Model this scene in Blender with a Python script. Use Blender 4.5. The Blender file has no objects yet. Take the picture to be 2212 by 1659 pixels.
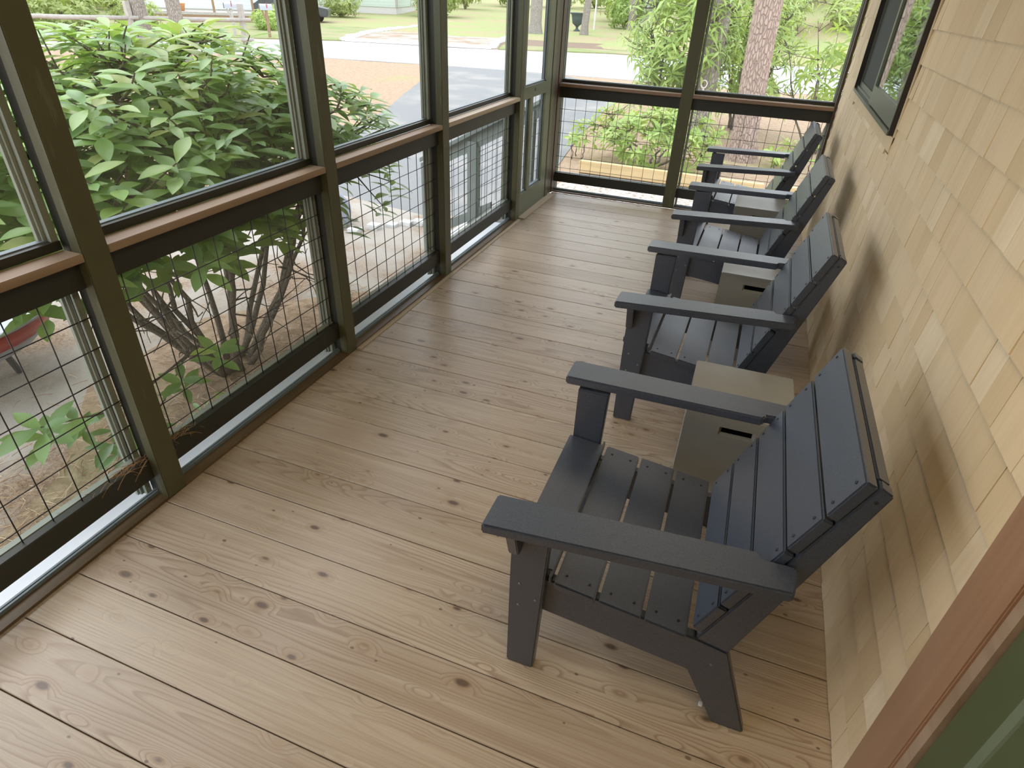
import bpy, bmesh, math, random
from mathutils import Vector, Matrix, noise
sc = bpy.context.scene
C = sc.collection
PI = math.pi
# ---------------------------------------------------------------- camera
F_PX = 1323.184
cam = bpy.data.cameras.new('camera'); cam.sensor_width = 36; cam.lens = F_PX/2212*36
cam.clip_start = .02; cam.clip_end = 400
co = bpy.data.objects.new('camera', cam); C.objects.link(co)
R = ((.93302689, .35768179, .03904569), (.22460633, -.49421662, -.83982256), (-.28109221, .79234693, -.54145499))
m = Matrix(((R[0][0], -R[1][0], -R[2][0], 1.8139486), (R[0][1], -R[1][1], -R[2][1], -1.064570),
            (R[0][2], -R[1][2], -R[2][2], 1.7203823), (0, 0, 0, 1)))
co.matrix_world = m
sc.camera = co
# ---------------------------------------------------------------- light and exposure
sc.view_settings.view_transform = 'Standard'; sc.view_settings.look = 'None'
sc.view_settings.gamma = 1; sc.view_settings.use_curve_mapping = False
sc.view_settings.exposure = 0.28
w = bpy.data.worlds.new('overcast_sky'); sc.world = w; w.use_nodes = True
nt = w.node_tree; bg = nt.nodes['Background']
tc = nt.nodes.new('ShaderNodeTexCoord'); sp = nt.nodes.new('ShaderNodeSeparateXYZ'); rp = nt.nodes.new('ShaderNodeValToRGB')
nt.links.new(tc.outputs['Generated'], sp.inputs[0]); nt.links.new(sp.outputs['Z'], rp.inputs[0]); nt.links.new(rp.outputs[0], bg.inputs['Color'])
rp.color_ramp.elements[0].position = 0.0; rp.color_ramp.elements[0].color = (.92, .97, 1, 1)
rp.color_ramp.elements[1].position = .7; rp.color_ramp.elements[1].color = (.78, .86, 1, 1)
bg.inputs['Strength'].default_value = 2.9
sd = bpy.data.lights.new('sun', 'SUN'); sd.energy = 1.0; sd.angle = math.radians(35); sd.color = (1, .96, .88)
so = bpy.data.objects.new('sun', sd); C.objects.link(so)
so.rotation_euler = Vector((.62, -.30, -.9)).to_track_quat('-Z', 'Y').to_euler()
for i, (lx, ly, le, lc) in enumerate([(1.9, -.6, 15, (1, .80, .52)), (1.5, 2.4, 4, (1, .88, .70))]):   # unseen; near one inferred from the warm tint, second added as fill
    ad = bpy.data.lights.new('unseen_ceiling_light', 'AREA'); ad.shape = 'DISK'; ad.size = .9; ad.energy = le; ad.color = lc
    ao = bpy.data.objects.new('unseen_ceiling_light', ad); C.objects.link(ao); ao.location = (lx, ly, 2.5)
# ---------------------------------------------------------------- numbers of the place (metres)
G = -.45          # outside ground
W = 2.385         # house wall
L = 5.007         # inner face of the far screen wall
BP, Y0 = .1873, -.4481
# ---------------------------------------------------------------- materials
class N:
    def __init__(s, name, rough=.6, spec=.3):
        s.m = bpy.data.materials.new(name); s.m.use_nodes = True; s.t = s.m.node_tree; s.b = s.t.nodes['Principled BSDF']
        s.b.inputs['Roughness'].default_value = rough; s.b.inputs['Specular IOR Level'].default_value = spec
    def n(s, ty, **k):
        o = s.t.nodes.new('ShaderNode'+ty)
        for a, v in k.items():
            if a.startswith('i_'): o.inputs[int(a[2:]) if a[2:].isdigit() else a[2:].replace('_', ' ')].default_value = v
            else: setattr(o, a, v)
        return o
    def l(s, a, b): s.t.links.new(a, b); return s
    def math(s, op, a, b=None, c=None, clamp=False):
        o = s.n('Math', operation=op); o.use_clamp = clamp
        for i, v in enumerate((a, b, c)):
            if v is None: continue
            if isinstance(v, (int, float)): o.inputs[i].default_value = v
            else: s.l(v, o.inputs[i])
        return o.outputs[0]
    def pos(s): return s.n('NewGeometry').outputs['Position']
    def obj(s): return s.n('TexCoord').outputs['Object']
    def scale(s, v, sx, sy, sz, loc=(0, 0, 0)):
        o = s.n('Mapping'); o.inputs['Scale'].default_value = (sx, sy, sz); o.inputs['Location'].default_value = loc
        s.l(v, o.inputs[0]); return o.outputs[0]
    def noise(s, v, sc_, det=3, ro=.55, out='Fac'):
        o = s.n('TexNoise'); o.inputs['Scale'].default_value = sc_; o.inputs['Detail'].default_value = det; o.inputs['Roughness'].default_value = ro
        s.l(v, o.inputs['Vector']); return o.outputs[out]
    def ramp(s, f, pts):
        o = s.n('ValToRGB'); s.l(f, o.inputs[0]); e = o.color_ramp.elements
        while len(e) < len(pts): e.new(.5)
        for k, (p, c) in zip(e, pts): k.position = p; k.color = (*c, 1) if len(c) == 3 else c
        return o.outputs[0]
    def mix(s, f, a, b, bt='MIX'):
        o = s.n('Mix', data_type='RGBA', blend_type=bt)
        for i, v in ((0, f), (6, a), (7, b)):
            if isinstance(v, (int, float)): o.inputs[i].default_value = v
            elif isinstance(v, tuple): o.inputs[i].default_value = (*v, 1)
            else: s.l(v, o.inputs[i])
        return o.outputs[2]
    def col(s, c):
        if isinstance(c, tuple): s.b.inputs['Base Color'].default_value = (*c, 1)
        else: s.l(c, s.b.inputs['Base Color'])
        return s
    def bump(s, h, st=.3, d=.01):
        o = s.n('Bump'); o.inputs['Strength'].default_value = st; o.inputs['Distance'].default_value = d
        s.l(h, o.inputs['Height']); s.l(o.outputs[0], s.b.inputs['Normal']); return s
M = {}
def simple(name, c, rough=.6, spec=.3, var=.12, sc_=8, bump=0, metal=0, stretch=(1, 1, 1)):
    k = N(name, rough, spec); v = k.scale(k.obj(), *stretch); f = k.noise(v, sc_, 5)
    k.col(k.mix(k.math('MULTIPLY_ADD', f, 1, 0), tuple(max(0, x*(1-var*1.6)) for x in c), tuple(min(1, x*(1+var*1.6)) for x in c)))
    if bump: k.bump(k.noise(v, sc_*6, 4), bump, .004)
    k.b.inputs['Metallic'].default_value = metal
    M[name] = k.m; return k.m
def deck():
    k = N('deck_boards', .42, .5); p = k.pos(); s = k.n('SeparateXYZ'); k.l(p, s.inputs[0])
    x, y = s.outputs[0], s.outputs[1]
    u = k.math('DIVIDE', k.math('SUBTRACT', y, Y0), BP); idx = k.math('FLOOR', u); fr = k.math('FRACT', u)
    wn = k.n('TexWhiteNoise', noise_dimensions='1D'); k.l(idx, wn.inputs['W']); r = wn.outputs['Value']
    r2 = k.math('FRACT', k.math('MULTIPLY', r, 17.31))
    cb = k.n('CombineXYZ'); k.l(k.math('ADD', x, k.math('MULTIPLY', r, 37)), cb.inputs[0]); k.l(k.math('MULTIPLY', fr, BP), cb.inputs[1]); k.l(k.math('MULTIPLY', idx, 3.7), cb.inputs[2])
    v = cb.outputs[0]
    # knots: one random centre per voronoi cell, only some cells keep theirs
    def knots(sx, sy, rad, keep, off):
        vv = k.scale(v, sx, sy, 1, (off, off*.37, 0))
        vo = k.n('TexVoronoi', voronoi_dimensions='3D', feature='F1'); vo.inputs['Scale'].default_value = 1; vo.inputs['Randomness'].default_value = .9
        k.l(vv, vo.inputs['Vector'])
        c = k.n('SeparateColor'); k.l(vo.outputs['Color'], c.inputs[0])
        on = k.math('LESS_THAN', c.outputs[0], keep)
        rr = k.math('MULTIPLY', k.math('MULTIPLY_ADD', c.outputs[1], .9, .5), rad)
        return vo.outputs['Distance'], on, rr
    d1, on1, r1 = knots(5.5, 12, .13, .75, 3.3)
    d2, on2, r2_ = knots(12, 20, .10, .42, 9.1)
    bumpk = k.math('MULTIPLY', k.math('MAXIMUM', k.math('SUBTRACT', 1, k.math('MULTIPLY', d1, 2.6)), 0), on1)
    # cathedral grain = contour lines of stretched noise
    g = k.noise(k.scale(v, .42, 5.5, 1), 1.0, 2, .35)
    wob = k.noise(k.scale(v, 3, 26, 1), 1.0, 2)
    fld = k.math('ADD', k.math('ADD', k.math('MULTIPLY', g, 34), k.math('MULTIPLY', bumpk, 3.2)), k.math('MULTIPLY', wob, .35))
    st = k.math('FRACT', fld)
    ring = k.ramp(st, [(0, (1, 1, 1)), (.55, (.85, .85, .85)), (.88, (.0, .0, .0)), (1, (1, 1, 1))])
    fine = k.noise(k.scale(v, 2.2, 190, 1), 1.0, 3, .6)
    fine2 = k.noise(k.scale(v, .8, 34, 1), 1.0, 3, .6)
    base = k.mix(r, (.345, .265, .18), (.48, .39, .285))
    base = k.mix(k.math('MULTIPLY', r2, .5), base, (.38, .285, .215))
    cA = k.mix(k.ramp(fine2, [(.35, (0, 0, 0)), (.7, (1, 1, 1))]), base, k.mix(.55, base, (.55, .46, .35)))
    rs = k.math('MULTIPLY', k.ramp(k.noise(k.scale(v, .5, 3, 1), 1.3, 1), [(.4, (.15, .15, .15)), (.62, (1, 1, 1))]), .78)
    cA = k.mix(k.math('MULTIPLY', k.math('SUBTRACT', 1, ring), rs), cA, (.23, .15, .09))
    cA = k.mix(k.math('MULTIPLY', k.ramp(fine, [(.4, (0, 0, 0)), (.65, (1, 1, 1))]), .30), cA, (.27, .185, .115))
    def spot(cin, d, on, rad, cc, soft):
        a = k.math('MULTIPLY', k.math('SUBTRACT', 1, k.math('DIVIDE', d, rad)), soft, clamp=True)
        a = k.math('MULTIPLY', k.math('MULTIPLY', a, on), .88)
        return k.mix(a, cin, cc)
    cA = spot(cA, d1, on1, k.math('MULTIPLY', r1, 2.2), (.33, .22, .13), .9)
    cA = spot(cA, d1, on1, r1, (.085, .05, .032), 2.2)
    cA = spot(cA, d2, on2, r2_, (.12, .075, .045), 2.5)
    stain = k.noise(k.scale(p, 1.1, 1.6, 1), 1.4, 4)
    cA = k.mix(k.math('MULTIPLY', k.ramp(stain, [(.45, (0, 0, 0)), (.75, (1, 1, 1))]), .16), cA, (.40, .31, .23))
    k.col(cA).bump(k.math('ADD', k.math('MULTIPLY', ring, .5), fine), .22, .0012)
    k.l(k.math('MULTIPLY_ADD', fine2, .22, .24), k.b.inputs['Roughness'])
    M['deck'] = k.m
deck()
def wood(name, c1, c2, ax=0, rough=.55, dark=(.2, .12, .07)):
    k = N(name, rough, .3); s = [38, 38, 38]; s[ax] = 1.6
    v = k.scale(k.obj(), *s); f = k.noise(v, 1, 4); f2 = k.noise(k.scale(k.obj(), *[q*.22 for q in s]), 1, 3)
    c = k.mix(k.ramp(f2, [(.3, (0, 0, 0)), (.7, (1, 1, 1))]), c1, c2)
    c = k.mix(k.math('MULTIPLY', k.ramp(f, [(.5, (0, 0, 0)), (.8, (1, 1, 1))]), .35), c, dark)
    k.col(c).bump(f, .2, .002); M[name] = k.m
wood('sill_wood_y', (.23, .155, .095), (.35, .25, .175), 1)
wood('sill_wood_x', (.22, .135, .085), (.32, .21, .14), 0)
wood('sill_wood_pale', (.40, .30, .20), (.55, .44, .33), 1)
wood('casing_wood', (.25, .135, .075), (.39, .24, .145), 2, .42, (.12, .045, .02))
wood('timber', (.60, .43, .21), (.75, .58, .32), 0, .8)
wood('plate_wood', (.09, .06, .03), (.17, .12, .07), 1, .45)
wood('pale_trim', (.42, .34, .24), (.55, .46, .34), 1, .6)
def shingle():
    k = N('cedar_shingles', .62, .25); a = k.n('Attribute', attribute_name='tone'); o = k.obj()
    r = a.outputs['Fac']
    v = k.n('CombineXYZ'); s = k.n('SeparateXYZ'); k.l(o, s.inputs[0])
    k.l(k.math('ADD', s.outputs[1], k.math('MULTIPLY', r, 9)), v.inputs[0]); k.l(s.outputs[2], v.inputs[2]); k.l(k.math('MULTIPLY', r, 31), v.inputs[1])
    f = k.noise(k.scale(v.outputs[0], 70, 1, 3.2), 1, 4); f2 = k.noise(k.scale(v.outputs[0], 9, 1, 3), 1, 3)
    c = k.ramp(r, [(0, (.62, .475, .29)), (.3, (.68, .53, .335)), (.6, (.72, .575, .38)), (.85, (.69, .55, .36)), (1, (.77, .64, .45))])
    c = k.mix(k.math('MULTIPLY', k.ramp(f2, [(.4, (0, 0, 0)), (.75, (1, 1, 1))]), .38), c, (.52, .39, .22))
    c = k.mix(k.math('MULTIPLY', k.ramp(f, [(.45, (0, 0, 0)), (.8, (1, 1, 1))]), .22), c, (.42, .29, .15))
    k.col(c).bump(f, .25, .002); M['shingle'] = k.m
shingle()
simple('shingle_plain', (.62, .48, .30), .7)
def paint(name, c, rough=.5, wear=0., dirt=(.2, .2, .17)):
    k = N(name, rough, .35); v = k.obj(); f = k.noise(v, 6, 5)
    c_ = k.mix(f, tuple(q*.86 for q in c), tuple(q*1.12 for q in c))
    if wear: c_ = k.mix(k.math('MULTIPLY', k.ramp(k.noise(k.scale(v, 60, 60, 6), 1, 4), [(.62, (0, 0, 0)), (.68, (1, 1, 1))]), wear), c_, dirt)
    k.col(c_).bump(k.noise(k.scale(v, 90, 90, 8), 1, 3), .12, .002); M[name] = k.m
paint('post_green', (.092, .089, .045), .45, .25, (.2, .21, .15))
paint('rail_dark', (.034, .034, .026), .45, .3, (.02, .02, .015))
paint('screen_frame_paint', (.25, .275, .225), .5, .3, (.1, .1, .08))
paint('frame_skylit_paint', (.16, .20, .22), .45, .3, (.05, .06, .07))  # frame paint with the skylight on its top put into the colour
paint('door_green', (.15, .16, .10), .45, .15, (.08, .08, .06))
paint('house_door_green', (.075, .092, .040), .4)
paint('door_panel_green', (.135, .165, .105), .4)
paint('corner_brown', (.075, .05, .032), .5, .3, (.03, .02, .015))
simple('ceiling_paint', (.78, .76, .70), .7)
simple('white_ledge', (.70, .70, .71), .6, .3, .05, 20)
simple('wire', (.035, .028, .03), .4, .5, .2)
simple('window_black', (.018, .016, .016), .35, .5, .1)
simple('window_track', (.115, .125, .095), .35, .5, .1, 5)
simple('sash_screen', (.055, .06, .055), .7, .2, .06, 3)
simple('screw_dark', (.012, .012, .014), .35, .5)
simple('screw_bright', (.22, .24, .27), .35, .5, .05, 5, 0, .6)
def chair_mat():
    k = N('dark_blue_grey_lumber', .34, .9); v = k.obj()
    f = k.ramp(k.noise(k.scale(v, 1, 1, 1), 210, 4, .7), [(.34, (0, 0, 0)), (.66, (1, 1, 1))]); f2 = k.noise(k.scale(v, 160, 14, 160), 1, 3)
    k.col(k.mix(f, (.013, .019, .034), (.036, .049, .078)))
    k.bump(k.math('ADD', f, k.math('MULTIPLY', f2, .5)), .30, .0012); k.b.inputs['Coat Weight'].default_value = .6; k.b.inputs['Coat Roughness'].default_value = .38; M['chair'] = k.m
chair_mat()
def concrete():
    k = N('cast_grey', .26, .5); v = k.obj()
    k.col(k.mix(k.noise(v, 5, 5), (.235, .225, .195), (.315, .305, .27))).bump(k.noise(v, 120, 3), .08, .001); M['concrete'] = k.m
concrete()
simple('slot_dark', (.006, .006, .006), .9, .1)
def leafmat(name, cols, trans=.35, rough=.38):
    k = N(name, rough, .5); a = k.n('Attribute', attribute_name='tone'); c = k.ramp(a.outputs['Fac'], cols)
    c = k.mix(k.math('MULTIPLY', k.noise(k.obj(), 30, 2), .25), c, tuple(q*.7 for q in cols[0][1]))
    k.col(c)
    tr = k.n('BsdfTranslucent'); k.l(k.mix(.6, c, (.50, .66, .05)), tr.inputs[0])
    mx = k.n('MixShader'); mx.inputs[0].default_value = trans
    k.l(k.b.outputs[0], mx.inputs[1]); k.l(tr.outputs[0], mx.inputs[2]); k.l(mx.outputs[0], k.t.nodes['Material Output'].inputs[0]); M[name] = k.m
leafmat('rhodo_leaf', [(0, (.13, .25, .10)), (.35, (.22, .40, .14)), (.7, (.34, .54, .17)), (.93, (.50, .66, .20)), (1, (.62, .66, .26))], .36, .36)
leafmat('far_leaf', [(0, (.24, .36, .09)), (.5, (.42, .56, .15)), (1, (.64, .70, .26))], .4, .4)
leafmat('back_leaf', [(0, (.25, .29, .10)), (.5, (.42, .48, .19)), (1, (.62, .64, .34))], .4, .7)
def bark(name, a, b, sc_=1.):
    k = N(name, .85, .15); v = k.obj()
    vo = k.n('TexVoronoi', feature='DISTANCE_TO_EDGE'); vo.inputs['Scale'].default_value = 1
    k.l(k.mix(.12, k.scale(v, 26*sc_, 26*sc_, 9*sc_), k.noise(v, 14, 3, .5, 'Color'), 'ADD'), vo.inputs['Vector'])
    cr = k.ramp(vo.outputs['Distance'], [(.02, (0, 0, 0)), (.16, (1, 1, 1))])
    f = k.noise(v, 9*sc_, 5)
    c = k.mix(f, a, b); c = k.mix(k.math('MULTIPLY', k.math('SUBTRACT', 1, cr), .38), c, tuple(q*.4 for q in a))
    k.col(c).bump(k.math('ADD', cr, f), .8, .02); M[name] = k.m
leafmat('needle', [(0, (.22, .11, .05)), (.5, (.46, .29, .15)), (1, (.72, .58, .38))], .0, .8)
bark('pine_bark', (.36, .26, .21), (.56, .42, .35)); bark('grey_bark', (.30, .26, .22), (.46, .41, .36)); bark('twig', (.22, .18, .14), (.38, .32, .25), 6)
def groundmats():
    k = N('pine_straw', .95, .1); p = k.pos()
    f = k.noise(k.scale(p, 1, 1, 1), 11, 8, .82); f2 = k.noise(p, .55, 4); f3 = k.noise(k.scale(p, 30, 90, 1), 1, 4)
    c = k.mix(k.ramp(f, [(.3, (0, 0, 0)), (.72, (1, 1, 1))]), (.22, .14, .085), (.56, .42, .29)); c = k.mix(k.math('MULTIPLY', k.ramp(f3, [(.5, (0, 0, 0)), (.8, (1, 1, 1))]), .5), c, (.58, .43, .28))
    c = k.mix(k.math('MULTIPLY', k.ramp(f2, [(.56, (0, 0, 0)), (.74, (1, 1, 1))]), .55), c, k.mix(f, (.20, .24, .08), (.42, .42, .18)))
    sy = k.n('SeparateXYZ'); k.l(p, sy.inputs[0]); far = k.math('MULTIPLY', k.math('SUBTRACT', sy.outputs[1], 27), .3, clamp=True)
    f4 = k.ramp(k.noise(p, .35, 4), [(.38, (.25, .25, .25)), (.6, (1, 1, 1))])
    c = k.mix(k.math('MULTIPLY', far, f4), c, k.mix(f, (.19, .23, .08), (.42, .46, .20)))
    k.col(c).bump(f, .8, .02); M['pine_straw'] = k.m
    k = N('driveway', .9, .15); p = k.pos(); f = k.noise(p, 140, 4, .8); f2 = k.noise(p, .9, 4); f3 = k.noise(k.scale(p, 50, 120, 1), 1, 3)
    c = k.mix(f, (.165, .165, .158), (.29, .287, .272)); c = k.mix(k.ramp(f2, [(.5, (0, 0, 0)), (.75, (.7, .7, .7))]), c, (.40, .36, .31))
    k.col(c).bump(f, .5, .006); M['driveway'] = k.m
    k = N('sandy_drive', .95, .1); p = k.pos(); f = k.noise(p, 120, 4, .8); f2 = k.noise(p, 1.1, 5); f3 = k.noise(k.scale(p, 60, 60, 1), 1, 5, .8)
    c = k.mix(f, (.34, .30, .25), (.52, .47, .40)); c = k.mix(k.ramp(f2, [(.44, (0, 0, 0)), (.6, (1, 1, 1))]), c, k.mix(k.ramp(f3, [(.35, (0, 0, 0)), (.65, (1, 1, 1))]), (.15, .10, .07), (.50, .37, .25)))
    k.col(c).bump(f3, .8, .012); M['sandy_drive'] = k.m
    k = N('road', .85, .15); p = k.pos(); f = k.noise(p, 60, 4); k.col(k.mix(f, (.42, .43, .44), (.50, .51, .52))); M['road'] = k.m
    k = N('gravel', .95, .1); p = k.pos(); vo = k.n('TexVoronoi'); vo.inputs['Scale'].default_value = 34; k.l(p, vo.inputs['Vector'])
    s = k.n('SeparateColor'); k.l(vo.outputs['Color'], s.inputs[0])
    k.col(k.ramp(s.outputs[0], [(0, (.34, .26, .18)), (.5, (.56, .49, .41)), (1, (.74, .72, .68))])).bump(vo.outputs['Distance'], 1., .02); M['gravel'] = k.m
    k = N('verge_grass', .9, .1); p = k.pos(); f = k.noise(k.scale(p, 1, 1, 1), 12, 5, .8); f2 = k.noise(p, .7, 4)
    k.col(k.mix(k.ramp(f2, [(.35, (0, 0, 0)), (.65, (1, 1, 1))]), k.mix(f, (.16, .23, .07), (.36, .43, .17)), k.mix(f, (.32, .28, .15), (.48, .42, .26)))).bump(f, 1., .05); M['grass'] = k.m
    k = N('leaf_mulch', .95, .1); p = k.pos(); f = k.noise(p, 18, 5, .8); k.col(k.mix(f, (.14, .10, .07), (.36, .26, .19))).bump(f, .8, .03); M['mulch'] = k.m
groundmats()
def clap(name, c, st):
    k = N(name, .6, .3); s = k.n('SeparateXYZ'); k.l(k.obj(), s.inputs[0])
    f = k.math('FRACT', k.math('MULTIPLY', s.outputs[2], 1/st)); k.col(k.mix(k.ramp(f, [(0, (1, 1, 1)), (.08, (0, 0, 0))]), c, tuple(q*.5 for q in c))); M[name] = k.m
clap('white_siding', (.74, .78, .78), .2); clap('green_siding', (.56, .63, .56), .22)
simple('weathered_wood', (.42, .39, .35), .85, .2, .2, 10); simple('brown_wood', (.30, .19, .12), .8); simple('orange_clay', (.62, .30, .12), .7)
simple('mailbox_grey', (.40, .41, .43), .4, .5, .05); simple('urn_iron', (.075, .10, .105), .6); simple('stone_pale', (.62, .60, .57), .85, .2, .12, 20, .4)
simple('boulder', (.33, .35, .42), .9, .2, .15, 9, .5); simple('red_plastic', (.40, .035, .03), .35, .5, .05); simple('grey_plastic', (.36, .38, .42), .4, .5, .06)
simple('dark_glass', (.05, .06, .06), .1, .5); simple('rope', (.72, .66, .55), .9); simple('rail_paint', (.26, .30, .28), .55, .3, .1)
simple('stone_edging', (.70, .70, .68), .9, .2, .2, 6, .5); simple('car_dark', (.05, .055, .06), .3, .5); simple('straw', (.36, .22, .11), .9, .1, .3, 30); simple('white_fleck', (.8, .8, .78), .7)
def glass():
    k = N('window_glass', .0, .5); t = k.t; gl = k.n('BsdfGlossy'); gl.inputs['Roughness'].default_value = .015; gl.inputs['Color'].default_value = (.8, .85, .82, 1)
    di = k.n('BsdfDiffuse'); di.inputs[0].default_value = (.02, .025, .022, 1)
    fr = k.n('Fresnel'); fr.inputs[0].default_value = 1.9; mx = k.n('MixShader')
    k.l(k.math('ADD', fr.outputs[0], .25, clamp=True), mx.inputs[0]); k.l(di.outputs[0], mx.inputs[1]); k.l(gl.outputs[0], mx.inputs[2]); k.l(mx.outputs[0], t.nodes['Material Output'].inputs[0])
    M['glass'] = k.m
    k = N('insect_screen', .9, .1); tr = k.n('BsdfTransparent'); tr.inputs[0].default_value = (1, 1, 1, 1); df = k.n('BsdfDiffuse'); df.inputs[0].default_value = (.62, .66, .66, 1)
    mx = k.n('MixShader'); mx.inputs[0].default_value = .13; k.l(tr.outputs[0], mx.inputs[1]); k.l(df.outputs[0], mx.inputs[2]); k.l(mx.outputs[0], k.t.nodes['Material Output'].inputs[0]); M['screen'] = k.m
glass()
# ---------------------------------------------------------------- mesh helpers
def link(name, me, mat, parent=None):
    o = bpy.data.objects.new(name, me); C.objects.link(o)
    if mat and not me.materials: me.materials.append(M[mat])
    if parent: o.parent = parent
    return o
def tag(o, label=None, cat=None, group=None, kind=None):
    for k, v in (('label', label), ('category', cat), ('group', group), ('kind', kind)):
        if v: o[k] = v
    return o
def thing(name, label, cat, loc=(0, 0, 0), rz=0, group=None):
    o = bpy.data.objects.new(name, None); C.objects.link(o); o.location = loc; o.rotation_euler = (0, 0, rz); o.empty_display_size = .1
    return tag(o, label, cat, group)
class MB:
    def __init__(s): s.v = []; s.f = []; s.t = []
    def add(s, vs, fs, tone=0.):
        b = len(s.v); s.v += [tuple(v) for v in vs]; s.f += [tuple(i+b for i in f) for f in fs]; s.t += [tone]*len(vs); return s
    def box(s, x0, x1, y0, y1, z0, z1, tone=0.):
        return s.add([(x0, y0, z0), (x1, y0, z0), (x1, y1, z0), (x0, y1, z0), (x0, y0, z1), (x1, y0, z1), (x1, y1, z1), (x0, y1, z1)],
                     [(0, 3, 2, 1), (4, 5, 6, 7), (0, 1, 5, 4), (1, 2, 6, 5), (2, 3, 7, 6), (3, 0, 4, 7)], tone)
    def prism(s, poly, a, b, ax='y', tone=0.):
        n = len(poly)
        mk = {'y': lambda p, t: (p[0], t, p[1]), 'x': lambda p, t: (t, p[0], p[1]), 'z': lambda p, t: (p[0], p[1], t)}[ax]
        vs = [mk(p, a) for p in poly]+[mk(p, b) for p in poly]
        fs = [tuple(range(n)), tuple(range(2*n-1, n-1, -1))]+[(i, i+n, (i+1) % n+n, (i+1) % n) for i in range(n)]
        return s.add(vs, fs, tone)
    def tube(s, pts, rad, seg=6, tone=0., cap=True):
        pts = [Vector(p) for p in pts]; n = len(pts)
        if isinstance(rad, (int, float)): rad = [rad]*n
        vs = []; fs = []; u = None
        for i, p in enumerate(pts):
            d = (pts[min(i+1, n-1)]-pts[max(i-1, 0)]); d = d.normalized() if d.length > 1e-9 else Vector((0, 0, 1))
            if u is None: u = d.orthogonal().normalized()
            else:
                u = u-d*u.dot(d); u = u.normalized() if u.length > 1e-6 else d.orthogonal().normalized()
            v = d.cross(u)
            for k in range(seg):
                a = 2*PI*k/seg; vs.append(p+(u*math.cos(a)+v*math.sin(a))*rad[i])
        for i in range(n-1):
            for k in range(seg):
                k2 = (k+1) % seg; fs.append((i*seg+k, i*seg+k2, (i+1)*seg+k2, (i+1)*seg+k))
        if cap: fs += [tuple(range(seg-1, -1, -1)), tuple(range((n-1)*seg, n*seg))]
        return s.add(vs, fs, tone)
    def lathe(s, prof, seg=24, tone=0., sx=1, sy=1):
        vs = []; n = len(prof)
        for r, z in prof: vs += [(r*sx*math.cos(2*PI*k/seg), r*sy*math.sin(2*PI*k/seg), z) for k in range(seg)]
        fs = [(i*seg+k, i*seg+(k+1) % seg, (i+1)*seg+(k+1) % seg, (i+1)*seg+k) for i in range(n-1) for k in range(seg)]
        fs += [tuple(range(seg-1, -1, -1)), tuple(range((n-1)*seg, n*seg))]
        return s.add(vs, fs, tone)
    def mesh(s, name, bevel=0, smooth=False, seg=2, tones=False):
        me = bpy.data.meshes.new(name); me.from_pydata(s.v, [], s.f); me.update()
        if tones:
            at = me.attributes.new('tone', 'FLOAT', 'POINT'); at.data.foreach_set('value', s.t)
        bm = bmesh.new(); bm.from_mesh(me)
        if not tones or len(s.f) < 30000: bmesh.ops.recalc_face_normals(bm, faces=bm.faces) if not tones else None
        if bevel: bmesh.ops.bevel(bm, geom=[e for e in bm.edges if len(e.link_faces) == 2 and e.calc_face_angle(0) > .3], offset=bevel, segments=seg, affect='EDGES', clamp_overlap=True)
        if smooth:
            for f in bm.faces: f.smooth = True
        bm.to_mesh(me); bm.free(); return me
    def build(s, name, mat, parent=None, bevel=0, smooth=False, seg=2, tones=False):
        return link(name, s.mesh(name, bevel, smooth, seg, tones), mat, parent)
def struct(o): o['kind'] = 'structure'; return o
def copy_tree(o, parent=None):
    c = o.copy(); C.objects.link(c); c.parent = parent
    for ch in [q for q in kids.get(o.name, [])]: copy_tree(ch, c)
    return c
kids = {}
def index_kids():
    kids.clear()
    for q in C.objects:
        if q.parent: kids.setdefault(q.parent.name, []).append(q)
# ================================================================ THE SETTING
# floor: boards across the porch
rnd = random.Random(3)
b = MB()
for k in range(-6, 30):
    y0 = Y0+k*BP; y1 = y0+BP
    if y0 > 5.0: break
    y1 = min(y1, 5.0)
    dz = rnd.uniform(-.0006, .0006)
    b.prism([(y0+.0016, -.03), (y1-.0016, -.03), (y1-.0016, -.002+dz), (y1-.0036, dz), (y0+.0036, dz), (y0+.0016, -.002+dz)], .0, W, 'x')
floor = struct(b.build('floor', 'deck'))
sub = struct(MB().box(-.20, W+.1, -2.2, L+.07, -.10, -.0495).build('trim_1', 'corner_brown'))
skirt = struct(MB().box(-.24, -.22, -2.2, L+.12, G, -.05).box(-.24, W, L+.10, L+.12, G, -.05).build('trim_2', 'rail_paint'))
led = struct(MB().box(-.34, -.075, -2.2, 3.9, -.049, -.022).build('trim_3', 'white_ledge'))
ceil = struct(MB().box(-.6, W+.1, -2.2, L+.5, 2.56, 2.62).build('ceiling', 'ceiling_paint'))
# header beam at the top of both screen walls
struct(MB().box(-.10, 0, -2.2, L+.1, 2.25, 2.56).box(0, W, L, L+.09, 2.25, 2.56).build('trim_4', 'post_green'))
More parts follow.
